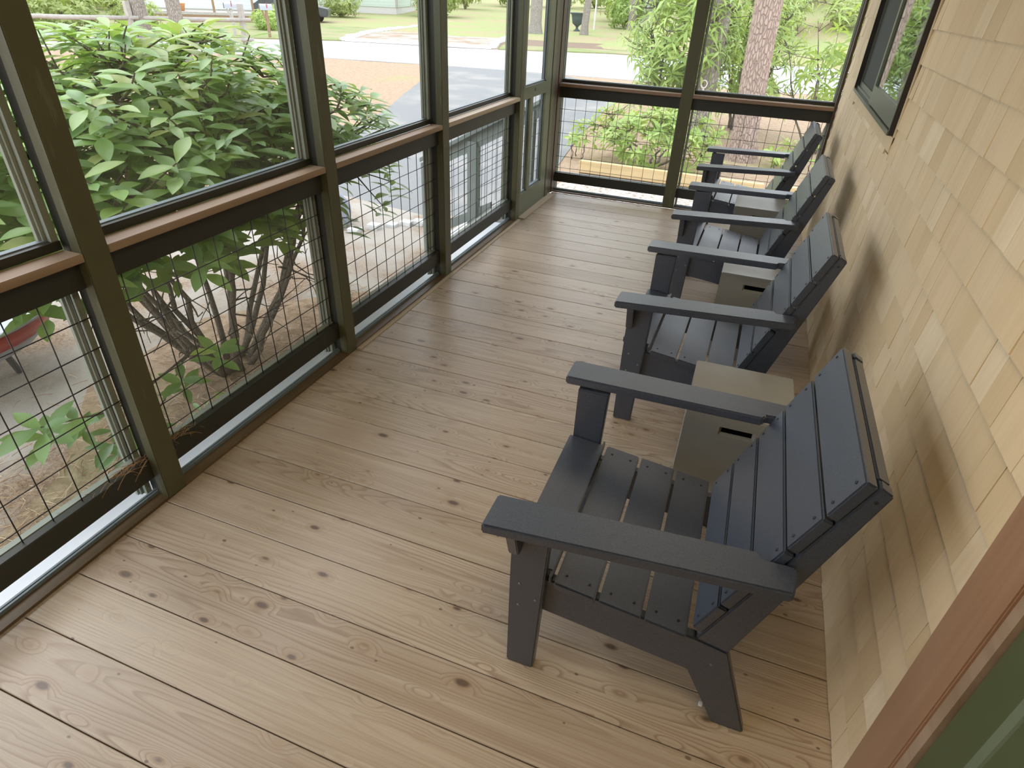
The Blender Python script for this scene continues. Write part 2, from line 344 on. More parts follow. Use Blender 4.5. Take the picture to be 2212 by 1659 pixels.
# house wall: sheathing plus overlapping shingles
wy0, wy1, wz0 = 2.269, 4.06, 1.245
struct(MB().box(W+.012, W+.12, -.20, wy0, 0, 2.56).box(W+.012, W+.12, wy1, L+.1, 0, 2.56).box(W+.012, W+.12, wy0, wy1, 0, wz0).box(W+.012, W+.12, wy0, wy1, 2.3, 2.56).build('wall_right_sheathing', 'window_track')).name = 'wall_right'
b = MB(); rnd = random.Random(11)
for k in range(0, 21):
    z0 = .127*k; z1 = z0+.137; y = -.05-rnd.uniform(0, .08)
    while y < L+.0:
        wd = rnd.choice((.085, .105, .13, .15, .175, .195)); gap = rnd.choice((.001, .001, .0018, .0034))
        a, c = max(y, -.045), min(y+wd-gap, L+.02); y += wd
        if c-a < .012: continue
        if z1 > wz0+.02 and z0 < 2.3:
            if a < wy0-.045 < c: c = wy0-.045
            if a < wy1+.02 < c: a = wy1+.02
            if wy0-.045 <= a and c <= wy1+.02:
                if z0 < wz0-.04: z1_ = wz0-.04
                else: continue
            else: z1_ = z1
        else: z1_ = z1
        zb = z0+rnd.uniform(-.001, .0015) if k else .004
        if z1_-zb < .01 or c-a < .012: continue
        xf, xt = W-.0016+rnd.uniform(-.0014, .0014), W+.006
        b.prism([(xf, zb), (W+.0125, zb), (W+.0125, z1_), (xt, z1_)], a, c, 'y', rnd.random())
sh = struct(b.build('shingle_siding', 'shingle', tones=True)); sh.name = 'wall_right_shingles'
# unseen near end of the porch, closed by an added wall to block light
struct(MB().box(-.1, W+.1, -2.26, -2.2, -.1, 2.56).build('wall_back', 'shingle_plain'))
# sliding window in the house wall
wn = thing('window_1', None, None); struct(wn); del_ = [k for k in ('label', 'category') if k in wn]
zt = 2.28
MB().box(W-.024, W+.06, wy0-.012, wy0+.006, wz0-.01, zt).box(W-.024, W+.06, wy1-.006, wy1+.008, wz0-.01, zt).box(W-.024, W+.06, wy0-.012, wy1+.008, zt, zt+.02).build('outer_frame', 'window_black', wn)
MB().box(W-.026, W+.06, wy0+.006, wy1-.006, wz0-.012, wz0+.006).box(W-.008, W+.006, wy0+.006, wy1-.006, wz0+.008, wz0+.022).box(W+.016, W+.03, wy0+.006, wy1-.006, wz0+.008, wz0+.03).build('bottom_track', 'window_track', wn)
ym = 3.20
MB().box(W+.005, W+.03, ym, wy1-.006, wz0+.012, wz0+.05).box(W+.005, W+.03, wy1-.035, wy1-.006, wz0+.05, zt).box(W+.005, W+.03, ym, ym+.03, wz0+.05, zt).build('screen_sash', 'window_track', wn)
MB().box(W+.014, W+.018, ym+.03, wy1-.035, wz0+.05, zt).build('sash_screen', 'sash_screen', wn)
MB().box(W-.018, W+.008, wy0+.006, ym+.01, wz0+.012, wz0+.105).box(W-.018, W+.008, wy0+.006, wy0+.05, wz0+.105, zt).box(W-.018, W+.008, ym-.035, ym+.01, wz0+.105, zt).build('sliding_sash', 'window_track', wn)
MB().box(W-.008, W-.002, wy0+.05, ym-.035, wz0+.105, zt).build('pane', 'glass', wn)
MB().box(W-.002, W+.004, wy0-.045, wy0-.012, wz0-.04, zt).build('trim_board', 'shingle_plain', wn)
MB().box(W-.005, W+.004, wy0-.045, wy1+.02, wz0-.075, wz0-.012).build('apron_board', 'shingle_plain', wn)
# casing and green house door at the near right
struct(MB().box(W-.024, W+.02, -.178, -.046, 0, 2.3).build('trim_5', 'casing_wood', bevel=.003))
struct(MB().box(W-.017, W+.02, -.205, -.178, 0, 2.3).build('trim_6', 'sill_wood_y'))
d2 = struct(thing('door_2', None, None))
MB().box(W-.008, W+.03, -1.15, -.209, .02, 2.28).build('slab', 'house_door_green', d2)
MB().prism([(W-.012, -.302), (W-.008, -.300), (W-.008, -.324), (W-.012, -.322)], .12, 2.1, 'z').build('moulding', 'door_panel_green', d2)
MB().box(W-.0095, W-.008, -1.0, -.42, .16, 1.2).build('panel', 'door_panel_green', d2)
struct(MB().box(W+.012, W+.12, -2.2, -.2, 0, 2.56).build('wall_right_near', 'house_door_green')).name = 'wall_front'
# ================================================================ SCREEN WALLS
def post(x0, x1, y0, y1, label, side):
    t = thing('porch_post', label, 'post', ((x0+x1)/2, (y0+y1)/2, 0), 0, 'upright posts of the screen walls')
    cx, cy = (x0+x1)/2, (y0+y1)/2
    if side == 'L':
        MB().box(-.045-cx, -cx, y0-cy, y1-cy, .0, 2.25).build('stud', 'post_green', t, .0025)
        MB().box(-.09-cx, -.045-cx, y0+.008-cy, y1-.008-cy, 0, 2.25).build('stop', 'rail_dark', t)
    else:
        MB().box(x0-cx, x1-cx, L-cy, L+.045-cy, .0, 2.25).build('stud', 'post_green', t, .0025)
        MB().box(x0+.008-cx, x1-.008-cx, L+.045-cy, L+.09-cy, 0, 2.25).build('stop', 'corner_brown', t)
    return t
PY = [(-1.094, -1.006), (.128, .215), (1.351, 1.435), (2.555, 2.645), (3.930, 4.0125)]
lab = ['post beside the camera, outside the left edge of the view', 'nearest post of the long screen wall, thickest in the photo', 'second green post of the long screen wall, where the big shrub ends',
       'third green post of the long screen wall, with the driveway behind it', 'fourth post of the long screen wall, beside the screen door']
for (a, c), lb in zip(PY, lab):
    if a > -.9: post(-.09, 0, a, c, 'olive green '+lb, 'L')
post(1.116, 1.219, L, L+.09, 'olive green post in the middle of the far screen wall', 'F')
t = thing('corner_post', 'dark brown corner post where the two screen walls meet', 'post', (-.06, 4.86, 0))
MB().box(-.05+.06, .0+.06, 4.745-4.86, 4.83-4.86, 0, 2.25).build('door_jamb', 'post_green', t)
MB().box(-.13+.06, -.012+.06, 4.83-4.86, L+.06-4.86, 0, 2.25).build('stud', 'corner_brown', t, .002)
MB().box(-.05+.06, -.012+.06+.006, L-.03-4.86, L+.09-4.86, 0, 2.25).build('stop', 'corner_brown', t)
t = thing('wall_end_post', 'dark post where the far screen wall meets the shingled wall', 'post', (2.35, L+.045, 0))
MB().box(.014, .034, -.045, .045, 0, 2.25).build('stud', 'corner_brown', t)
def bay(side, a, c, label, sillmat, pale=False):
    """one opening: sill, apron rail, wire grid, lower rail, floor plate and two screen frames; u runs along the wall, n points outwards"""
    t = thing('screened_bay', label, 'screened bay', (-.04, (a+c)/2, 0) if side == 'L' else ((a+c)/2, L+.04, 0), 0, 'screened bays of the porch')
    ox, oy = t.location.x, t.location.y
    def bx(m, u0, u1, n0, n1, z0, z1):
        if side == 'L': m.box(-n1-ox, -n0-ox, u0-oy, u1-oy, z0, z1)
        else: m.box(u0-ox, u1-ox, L+n0-oy, L+n1-oy, z0, z1)
        return m
    zs0, zs1 = .974, 1.0006
    bx(MB(), a, c, -.001, .078, zs0, zs1).build('sill', sillmat, t, .002)
    bx(MB(), a, c, .034, .075, .883 if side == 'L' else .878, zs0).build('apron_rail', 'rail_dark', t)
    lz0, lz1 = .098, .186
    bx(MB(), a, c, .040, .074, lz0, lz1).build('lower_rail', 'rail_dark', t, .002)
    m_ = MB(); bx(m_, a, c, .0745, .100, lz1-.02, lz1+.003); m_.build('lower_rail_cap', 'screen_frame_paint', t)
    m_ = MB(); bx(m_, a, c, .0, .068, .0005, .012); m_.build('floor_plate', 'plate_wood', t)
    # frames: each screen is held in a painted frame with a spline groove
    def frame(z0, z1, nm):
        w_ = .022
        for u_ in (0, 1):
            for i, (n0, n1, ww) in enumerate(((.084, .100, w_), (.102, .110, w_+.010), (.112, .124, w_+.018))):
                if side == 'F': ww *= .45
                q = MB(); bx(q, *((a, a+ww) if u_ == 0 else (c-ww, c)), n0, n1, z0, z1); q.build(nm+'_stile', 'screen_frame_paint', t)
        for zz0, zz1, lo in ((z0, z0+.028, 1), (z1-.028, z1, 0)):
            if nm[0] == 'l' and lo:
                bx(MB(), a, c, .050, .058, .0125, .027).build(nm+'_rail', 'frame_skylit_paint', t)
                bx(MB(), a, c, .060, .068, .0125, .030).build(nm+'_rail', 'frame_skylit_paint', t); continue
            bx(MB(), a, c, .079, .098, zz0, zz1).build(nm+'_rail', 'rail_dark', t)  # inner face of the same rail, its shade put into a darker paint
            bx(MB(), a, c, .100, .124, zz0, zz1+(.004 if lo else 0)).build(nm+'_rail', 'frame_skylit_paint', t)
    frame(zs1+.0005, 2.25, 'upper_screen_frame'); frame(.0125, .965, 'lower_screen_frame')
    n_ = .106
    for nm, z0, z1 in (('upper_screen', zs1+.02, 2.24), ('lower_screen', -.018, .95)):
        q = MB(); e = [(a+.02, z0), (c-.02, z0), (c-.02, z1), (a+.02, z1)]
        q.add([((-n_-ox, u-oy, z) if side == 'L' else (u-ox, L+n_-oy, z)) for u, z in e], [(0, 1, 2, 3)])
        q.build(nm, 'screen', t)
    # welded wire grid: 4 inch squares
    q = MB(); n1 = .064 if side == 'L' else .060; r = .0021
    u = a+.056
    P = (lambda u, z: (-n1-ox, u-oy, z)) if side == 'L' else (lambda u, z: (u-ox, L+n1-oy, z))
    P2 = (lambda u, z: (-n1-.004-ox, u-oy, z)) if side == 'L' else (lambda u, z: (u-ox, L+n1+.004-oy, z))
    j = 0
    while u < c-.02:
        wv = .0018*math.sin(u*9)
        q.tube([P(u+wv, lz1-.01), P(u-wv, .55), P(u+wv, .9)], r, 6); u += .1035
    z = lz1+.045
    while z < .88:
        q.tube([P2(a, z), P2((a+c)/2, z+.0015), P2(c, z)], r, 6); z += .1085
    q.build('wire_grid', 'wire', t, smooth=True)
    return t
bay('L', -1.006, .128, 'nearest bay of the long screen wall, cut by the left edge', 'sill_wood_y')
bay('L', .215, 1.351, 'second bay of the long screen wall, full of the big shrub behind it', 'sill_wood_y')
bay('L', 1.435, 2.555, 'third bay of the long screen wall, looking on to the sandy pad and driveway', 'sill_wood_y')
bay('L', 2.645, 3.930, 'fourth bay of the long screen wall, next to the screen door, stair rail behind', 'sill_wood_pale')
bay('F', -.012, 1.116, 'left bay of the far screen wall, between the corner and the middle post', 'sill_wood_x')
bay('F', 1.219, 2.364, 'right bay of the far screen wall, behind the farthest chair', 'sill_wood_x')
# screen door
d = struct(thing('door_1', None, None, (-.02, 4.38, 0)))
def db(m_, y0, y1, z0, z1, x0=-.045, x1=-.005): return m_.box(x0+.02, x1+.02, y0-4.38, y1-4.38, z0, z1)
q = MB(); db(q, 4.0125, 4.060, .012, 2.2); db(q, 4.60, 4.745, .012, 2.2); q.build('stile', 'door_green', d)
q = MB(); db(q, 4.06, 4.60, .012, .205); db(q, 4.06, 4.60, .966, 1.058); db(q, 4.06, 4.60, 2.05, 2.2); q.build('rail', 'door_green', d)
q = MB(); db(q, 4.205, 4.275, .205, .966, -.04, -.007); q.build('mullion', 'door_green', d)
for y0, y1, z0, z1 in ((4.06, 4.205, .205, .966), (4.275, 4.60, .205, .966), (4.06, 4.60, 1.058, 2.05)):
    q = MB(); db(q, y0, y1, z0, z0+.012, -.045, -.02); db(q, y0, y0+.008, z0, z1, -.045, -.03); db(q, y1-.008, y1, z0, z1, -.045, -.03); q.build('light_bead', 'frame_skylit_paint', d)
    q = MB(); q.add([(-.02, y0-4.38, z0), (-.02, y1-4.38, z0), (-.02, y1-4.38, z1), (-.02, y0-4.38, z1)], [(0, 1, 2, 3)]); q.build('door_screen', 'screen', d)
q = MB(); z = .30
while z < .95: q.tube([(-.028, 4.06-4.38, z), (-.028, 4.60-4.38, z)], .002, 5); z += .1085
for y in (4.15, 4.36, 4.465, 4.57): q.tube([(-.031, y-4.38, .2), (-.031, y-4.38, .965)], .002, 5)
q.build('wire_grid', 'wire', d)
q = MB()
for y in (4.29, 4.315): q.box(.0151, .0165, y-4.38, y+.006-4.38, 1.01, 1.032)
q.build('latch_plate', 'screw_dark', d)
struct(MB().box(-.05, .055, 4.0125, 4.90, .0015, .014).build('trim_7', 'pale_trim', bevel=.003))
struct(MB().box(.0, .028, 1.435, 4.0, .0005, .004).build('trim_8', 'pale_trim'))
# pine straw caught in the lower rails of the near bays
rnd = random.Random(5)
def straw_clump(cx, cy, cz, n, sy, label):
    q = MB()
    for i in range(n):
        p = Vector((cx+rnd.gauss(0, .012), cy+rnd.gauss(0, sy), cz+rnd.gauss(0, .006))); a = rnd.uniform(0, 2*PI); pts = [p]
        dx, dy, dz = rnd.gauss(0, .25), math.cos(a), rnd.gauss(-.05, .35)
        for j in range(5):
            dz -= rnd.uniform(0, .22); pts.append(pts[-1]+Vector((dx*.5, dy, dz))*rnd.uniform(.009, .02))
        q.tube(pts, .0008, 4)
    o = q.build('pine_straw_clump', 'straw'); tag(o, label, 'pine needles', None, 'stuff'); return o
straw_clump(-.055, .05, .197, 60, .05, 'tuft of brown pine needles caught on the lower rail left of the nearest post')
straw_clump(-.055, .26, .192, 60, .05, 'tuft of brown pine needles caught on the lower rail just right of the nearest post')
# ================================================================ CHAIRS
CW, CT = .661, .035
SH = {}
def zt_(s): return .4057-.1135*s
D = Vector((.365, .931)); D.normalize(); Nn = Vector((.931, -.365)); Nn.normalize(); B0 = Vector((.486, .360))
def bp(d, off): p = B0+D*d+Nn*off; return (p.x, p.y)
screw_me = MB().lathe([(.0001, .0), (.0042, .0), (.0042, .0012), (.0028, .002), (.0001, .002)], 10).mesh('screw', smooth=False)
def make_chair():
    t = thing('adirondack_chair', 'x', 'chair')
    def part(nm, mb, bev=.004): return mb.build(nm, 'chair', t, bev)
    def screw(parent, p, rot, mat='screw_dark'):
        key = mat
        if key not in SH: me = screw_me.copy(); me.materials.append(M[mat]); SH[key] = me
        o = bpy.data.objects.new('screw', SH[key]); C.objects.link(o); o.parent = parent; o.location = p; o.rotation_euler = rot; return o
    for sg in (0, 1):
        f = (lambda l: l) if sg == 0 else (lambda l: CW-l)
        # front leg
        lg = part('leg', MB().prism([(.004, 0), (.087, 0), (.104, .611), (.0, .609), (.0, .35)], f(0), f(CT), 'y'))
        for s, z in ((.030, .36), (.030, .272), (.078, .312)): screw(lg, (s, f(0), z), (PI/2 if sg == 0 else -PI/2, 0, 0), 'screw_bright')
        # side rail running into the raked rear leg
        rl = part('leg', MB().prism([(.012, .262), (.094, .235), (.507, .191), (.610, 0), (.698, 0), (.589, .308), (.50, .325), (.47, zt_(.47)-.027), (.012, zt_(.012)-.027)], f(CT), f(.065), 'y'))
        screw(rl, (.56, f(CT), .245), (PI/2 if sg == 0 else -PI/2, 0, 0), 'screw_bright')
        # back stile
        sl = part('back_stile', MB().prism([(.503, .326), (.589, .3095), bp(.620, .062), bp(.625, .0295), bp(.01, .0295)], f(CT), f(.067), 'y'))
        screw(sl, (*[bp(.59, .045)[0]], f(CT), bp(.59, .045)[1]), (PI/2 if sg == 0 else -PI/2, 0, 0))
        # arm: tapers in at the rear and is notched round the back
        ol = [(-.049, -.094), (-.049, .024), (.575, .052), (.583, .0325), (.655, .0325), (.660, .010), (.652, -.050)]
        z0 = lambda s: .612+(s+.049)*.040
        bmv = [(s, f(l), z0(s)) for s, l in ol]+[(s, f(l), z0(s)+.030) for s, l in ol]; n = len(ol)
        am = MB().add(bmv, [tuple(range(n)), tuple(range(2*n-1, n-1, -1))]+[(i, i+n, (i+1) % n+n, (i+1) % n) for i in range(n)])
        part('arm', am, .005)
        # bracket under the arm
        part('arm_bracket', MB().prism([(f(-.001), .611), (f(-.070), .611), (f(-.060), .590), (f(-.028), .498), (f(-.001), .492)], .002, .030, 'x'), .003)
    # seat slats
    def slat(s0, s1, l0, l1, zf, zr, th=.025, top=None, scr=True):
        return part('seat_slat', MB().prism([(s0, zf-th), (s1, zr-th), (s1, zr), (s0, zf)], l0, l1, 'y'), .004)
    fs = MB(); zf, zr = .420, .408
    pts = [(-.010, CT+.001), (-.010, CW-CT-.001), (.106, CW-CT-.001), (.106, CW-.011), (.113, CW-.011), (.113, .011), (.106, .011), (.106, CT+.001)]
    zz = lambda s: zf+(zr-zf)*(s+.01)/.123
    n = len(pts); fs.add([(s, l, zz(s)-.028) for s, l in pts]+[(s, l, zz(s)) for s, l in pts], [tuple(range(n)), tuple(range(2*n-1, n-1, -1))]+[(i, i+n, (i+1) % n+n, (i+1) % n) for i in range(n)])
    part('seat_slat', fs, .003)
    part('front_apron', MB().prism([(.004, .30), (.026, .30), (.026, .391), (.004, .391)], CT, CW-CT, 'y'))
    for s0, s1 in ((.122, .236), (.2455, .359), (.3685, .478)):
        o = slat(s0, s1, .011, CW-.011, zt_(s0), zt_(s1))
        for l in (.05, CW-.05):
            for s in (s0+.025, s1-.025): screw(o, (s, l, zt_(s)-.0002), (0, .11, 0))
    for k in range(5):
        a0, a1 = k*.1255+(.0 if k else .004), (k+1)*.1255-.007
        o = part('back_slat', MB().prism([bp(a0, 0), bp(a1, 0), bp(a1, .0275), bp(a0, .0275)], CT-.001, CW-CT+.001, 'y'), .004)
        for l in (.058, CW-.058):
            for dd in (a0+.025, a1-.025):
                x, z = bp(dd, -.0002); screw(o, (x, l, z), (0, math.atan2(-Nn.x, -Nn.y), 0))
    part('back_rail', MB().prism([bp(.535, .0285), bp(.622, .0285), bp(.620, .060), bp(.535, .060)], .069, CW-.069, 'y'))
    part('back_rail', MB().prism([bp(.20, .0285), bp(.29, .0285), bp(.29, .055), bp(.20, .055)], .069, CW-.069, 'y'))
    return t
ch = make_chair(); index_kids()
cl = ['nearest dark blue-grey slatted lounge chair, fully seen in the foreground', 'second dark blue-grey slatted lounge chair from the camera, between the nearest two grey box tables',
      'third dark blue-grey slatted lounge chair from the camera, second from the far screen wall', 'farthest dark blue-grey slatted lounge chair, back against the far screen wall corner']
for i, (x, y, th) in enumerate([(1.456, -.003, .009), (1.467, 1.380, -.008), (1.502, 2.721, -.011), (1.493, 4.046, -.005)]):
    o = ch if i == 0 else copy_tree(ch)
    o.location = (x, y, 0.0004); o.rotation_euler = (0, 0, th); o['label'] = cl[i]; o['group'] = 'dark slatted chairs in a row along the shingled wall'
# ================================================================ BOX TABLES
def box_table(x, y, rz, label):
    t = thing('box_table', label, 'side table', (x, y, .0004), rz, 'grey box tables between the chairs')
    hx, hy, h = .183, .183, .50
    sx0, sx1, sz0, sz1 = -.052, .052, .424, .449
    q = MB()
    q.add([(-hx, -hy, 0), (hx, -hy, 0), (hx, hy, 0), (-hx, hy, 0), (-hx, -hy, h), (hx, -hy, h), (hx, hy, h), (-hx, hy, h)], [(4, 5, 6, 7), (1, 2, 6, 5), (3, 0, 4, 7), (0, 3, 2, 1)])
    for sg in (-1, 1):
        y_ = sg*hy; e = .009
        o_ = [(-hx, y_, 0), (hx, y_, 0), (hx, y_, h), (-hx, y_, h)]
        a_ = [(sx0-e, y_, sz0-e), (sx1+e, y_, sz0-e), (sx1+e, y_, sz1+e*.3), (sx0-e, y_, sz1+e*.3)]
        c_ = [(sx0, y_-sg*.012, sz0), (sx1, y_-sg*.012, sz0), (sx1, y_-sg*.012, sz1), (sx0, y_-sg*.012, sz1)]
        fs = []
        for i in range(4): j = (i+1) % 4; fs += [(i, j, 4+j, 4+i), (4+i, 4+j, 8+j, 8+i)]
        q.add(o_+a_+c_, fs)
    me = bpy.data.meshes.new('body'); me.from_pydata(q.v, [], q.f)
    bm = bmesh.new(); bm.from_mesh(me); bmesh.ops.remove_doubles(bm, verts=bm.verts, dist=1e-5); bmesh.ops.recalc_face_normals(bm, faces=bm.faces)
    ed = [e_ for e_ in bm.edges if len(e_.link_faces) == 2 and e_.calc_face_angle(0) > 1.3 and e_.calc_length() > .3]
    bmesh.ops.bevel(bm, geom=ed, offset=.004, segments=2, affect='EDGES'); bm.to_mesh(me); bm.free()
    link('body', me, 'concrete', t)
    q = MB()
    for sg in (-1, 1):
        y_ = sg*(hy-.012)
        q.add([(sx0, y_, sz0), (sx1, y_, sz0), (sx1, y_, sz1), (sx0, y_, sz1), (sx0, y_-sg*.05, sz0), (sx1, y_-sg*.05, sz0), (sx1, y_-sg*.05, sz1), (sx0, y_-sg*.05, sz1)],
              [(0, 1, 5, 4), (1, 2, 6, 5), (2, 3, 7, 6), (3, 0, 4, 7), (4, 5, 6, 7)])
    q.build('handle_slot', 'slot_dark', t)
box_table(1.981, 1.020, .02, 'grey box table between the nearest chair and the second chair, top fully seen')
box_table(1.988, 2.390, .0, 'grey box table between the second and third chairs')
box_table(1.965, 3.712, .01, 'grey box table between the third and farthest chairs')
# paper scrap and crumbs on the boards
q = MB().box(-.005, .005, -.004, .004, .0, .012); o = q.build('paper_scrap', 'white_fleck'); o.location = (2.032, 0.076, .0006); tag(o, 'tiny white scrap behind the rear leg of the nearest chair', 'scrap')
# ================================================================ OUTSIDE GROUND
def slab(name, pts, z, mat, kind='structure', th=.02):
    q = MB(); q.prism(pts, z-th, z, 'z'); o = q.build(name, mat); 
    if kind: o['kind'] = kind
    return o
def groundz(x, y):
    r = max(0, y-30)*.012; 
    if x > -6: r += max(0, min(1, (y-31+x*.1)/14))*3.2
    return G-.012+r
vs = []; fs = []; nx, ny = 70, 80
xs = [-90+150*i/nx for i in range(nx+1)]; ys = [-12+150*(j/ny)**1.3 for j in range(ny+1)]
for y in ys:
    for x in xs: vs.append((x, y, groundz(x, y)+(.03*noise.noise(Vector((x*.4, y*.4, 0))) if abs(x) > 9 or y > 32 else 0)))
for j in range(ny):
    for i in range(nx): a = j*(nx+1)+i; fs.append((a, a+1, a+nx+2, a+nx+1))
q = MB(); q.add(vs, fs); struct(q.build('ground', 'pine_straw', smooth=True))
drive = [(-7.9, 19.0), (-4.2, 19.2), (-2.6, 18.0), (-1.47, 16.2), (-1.46, 13.62), (-1.19, 10.7), (-.96, 8.87), (-.75, 7.4), (-.70, 5.3), (-1.4, 4.9), (-3.9, 5.4), (-4.68, 8.21), (-5.31, 10.54), (-6.09, 12.66), (-7.3, 16.2)]
slab('driveway', drive, G, 'driveway')
slab('path', [(-.24, -3), (-.24, 5.4), (-.70, 5.4), (-1.4, 4.95), (-3.85, 5.4), (-3.7, 3.0), (-7, 1.0), (-8, -3)], G+.001, 'sandy_drive')
slab('needle_bed', [(-.245, -3), (-.245, 3.3), (-.7, 3.1), (-1.2, 2.7), (-1.75, 2.0), (-1.7, 1.0), (-1.1, .35), (-.85, -.4), (-.8, -3)], G+.006, 'pine_straw')
slab('road', [(-60, -2.5), (-16.5, 16.6), (-14.1, 17.6), (-12.5, 18.25), (-8.69, 18.95), (-6.0, 19.2), (-2.28, 19.42), (2.35, 19.67), (30, 22), (30, 31), (4.9, 29), (-5, 28.0), (-8.6, 26.2), (-11, 25.4), (-15.8, 24.4), (-20.3, 21.1), (-60, 5)], G+.004, 'road')
opp = [(-15.6, 24.5), (-16.8, 26.6), (-17.7, 29.84), (-18.2, 35.7), (-19.2, 44), (-21.2, 59.6), (-15, 66), (-12.2, 55), (-13.6, 46), (-11.8, 36), (-10.4, 29), (-9.4, 26.0)]
slab('opposite_driveway', opp, G+.012, 'sandy_drive', th=.05).name = 'opposite_driveway'
slab('opposite_driveway_apron', [(-15.6, 24.5), (-16.6, 26.3), (-10.2, 27.7), (-9.4, 26.0)], G+.016, 'road', th=.05).name = 'driveway_apron'
slab('verge', [(-58, 6), (-20.4, 21.6), (-15.9, 24.7), (-17.8, 29.8), (-18.4, 36), (-20, 44), (-26, 42.5), (-40, 41), (-60, 30)], G+.03, 'grass', th=.06)
slab('garden_bed', [(-9.3, 26.5), (-10.2, 29), (-11.6, 36), (-12.6, 43), (-8, 44), (-2, 40), (-2, 31), (-5, 29)], G+.02, 'mulch', th=.05)
slab('garden_bed_edge', [(-9.2, 26.3), (-9.9, 28.6), (-5, 30.2), (3, 31), (3, 29.4), (-5, 28.3)], G+.026, 'grass', th=.05)
slab('gravel_strip', [(-.55, L+.12), (3.6, L+.12), (3.6, 7.3), (-.5, 7.5)], G+.006, 'gravel')
TX1, TY1, TR = .80, 7.75, -.02
# stone edging along the drive across the road
rnd = random.Random(8)
q = MB()
for (a, c) in (((-15.9, 24.9), (-17.9, 30)), ((-17.9, 30), (-18.6, 36)), ((-18.6, 36), (-19.6, 44)), ((-19.6, 44), (-21.6, 59)), ((-9.6, 26.6), (-10.5, 29.2)), ((-10.5, 29.2), (-11.9, 36)), ((-11.9, 36), (-13.4, 46))):
    n = int(math.dist(a, c)/.45)
    for i in range(n):
        x = a[0]+(c[0]-a[0])*i/n; y = a[1]+(c[1]-a[1])*i/n; h = rnd.uniform(.10, .16)
        q.prism([(x-.12+rnd.uniform(-.03, .03), y-.2), (x+.12, y-.2), (x+.12, y+.22), (x-.12, y+.22)], G, G+h, 'z')
o = q.build('stone_edging', 'stone_edging'); tag(o, 'low pale stone edging along both sides of the drive across the road', 'edging')
o = MB().box(-1.25, 1.25, -.045, .045, -.08, .08).build('landscape_timber', 'timber', bevel=.006); o.location = (TX1, TY1, G+.085); o.rotation_euler = (0, 0, TR); tag(o, 'pale new timber lying on the ground beyond the far screen wall', 'timber')
o = MB().box(-1.2, 1.2, -.045, .045, -.08, .08).build('landscape_timber', 'timber', bevel=.006); o.location = (TX1+2.52, TY1-.02, G+.085); o.rotation_euler = (0, 0, -.02); tag(o, 'second pale timber, continuing behind the farthest chair', 'timber')
# sandy pad edged with bricks
q = MB()
for i in range(9):
    a = i/8; x = -1.95+a*.95; y = 3.95+.8*math.sin(a*2.2)*.9
    q.box(x-.06, x+.06, y-.05, y+.05, G, G+.03+.01*(i % 3))
o = q.build('stone_border', 'stone_edging'); tag(o, 'low stone border of the sandy patch beside the shrub', 'edging')
# steps and stair rails outside the screen door
t = thing('stairs', 'pale stone steps below the screen door', 'steps', (-.5, 4.38, G))
for i in range(2): MB().box(-.25+.5-.27*(i+1)-.0, -.25+.5-.27*i, -.42, .42, 0, .30-.15*i).build('step', 'stone_pale', t, .008)
def stair_rail(y, label, full=True):
    t = thing('stair_rail', label, 'handrail', (-.5, y, G), 0, 'stair rails outside the screen door')
    def sb(m_, x0, z0, x1, z1, h, w_):   # sloping board
        return m_.prism([(x0+.5, z0-G-h), (x1+.5, z1-G-h), (x1+.5, z1-G), (x0+.5, z0-G)], -w_/2, w_/2, 'y')
    sb(MB(), -.93, .43, -.10, .885, .035, .13).build('cap_rail', 'rail_paint', t, .003)
    sb(MB(), -.90, .411, -.10, .85, .12, .038).build('top_rail', 'rail_paint', t)
    if not full:
        MB().box(-.2+.5-.045, -.2+.5+.045, -.045, .045, 0, .78-G).build('newel_post', 'rail_paint', t, .003); return
    sb(MB(), -.90, -.22, -.26, .12, .09, .038).build('bottom_rail', 'rail_paint', t)
    for x, z1 in ((-.43, .62), (-.885, .385)): MB().box(x+.5-.045, x+.5+.045, -.045, .045, 0, z1-G).build('newel_post', 'rail_paint', t, .003)
    q = MB()
    x = -.84
    while x < -.14:
        zz = .411+(x+.9)*.549; q.tube([(x+.5, .022, zz-.12-G), (x+.5, .022, max(-.22+(x+.9)*.53, -.3)-G)], .0022, 5); x += .1016
    for k in range(6): sb(q, -.9, .25-.1016*k, -.14, .667-.1016*k, .0042, .0042)
    q.build('wire_grid', 'wire', t)
stair_rail(4.0, 'grey-green stair handrail with wire grid, nearer one, seen through the fourth bay')
stair_rail(4.80, 'grey-green stair handrail seen through the lower lights of the screen door', False)
# boulder
q = MB(); bm = bmesh.new(); bmesh.ops.create_icosphere(bm, subdivisions=3, radius=1)
for v in bm.verts: v.co *= 1+.18*noise.noise(v.co*1.3); v.co.x *= .17; v.co.y *= .15; v.co.z *= .22
me = bpy.data.meshes.new('boulder'); bm.to_mesh(me); bm.free(); 
for p in me.polygons: p.use_smooth = True
o = link('boulder', me, 'boulder'); o.location = (-2.12, 4.25, G+.14); tag(o, 'bluish grey rounded stone half hidden by the shrub leaves at the third bay', 'stone')
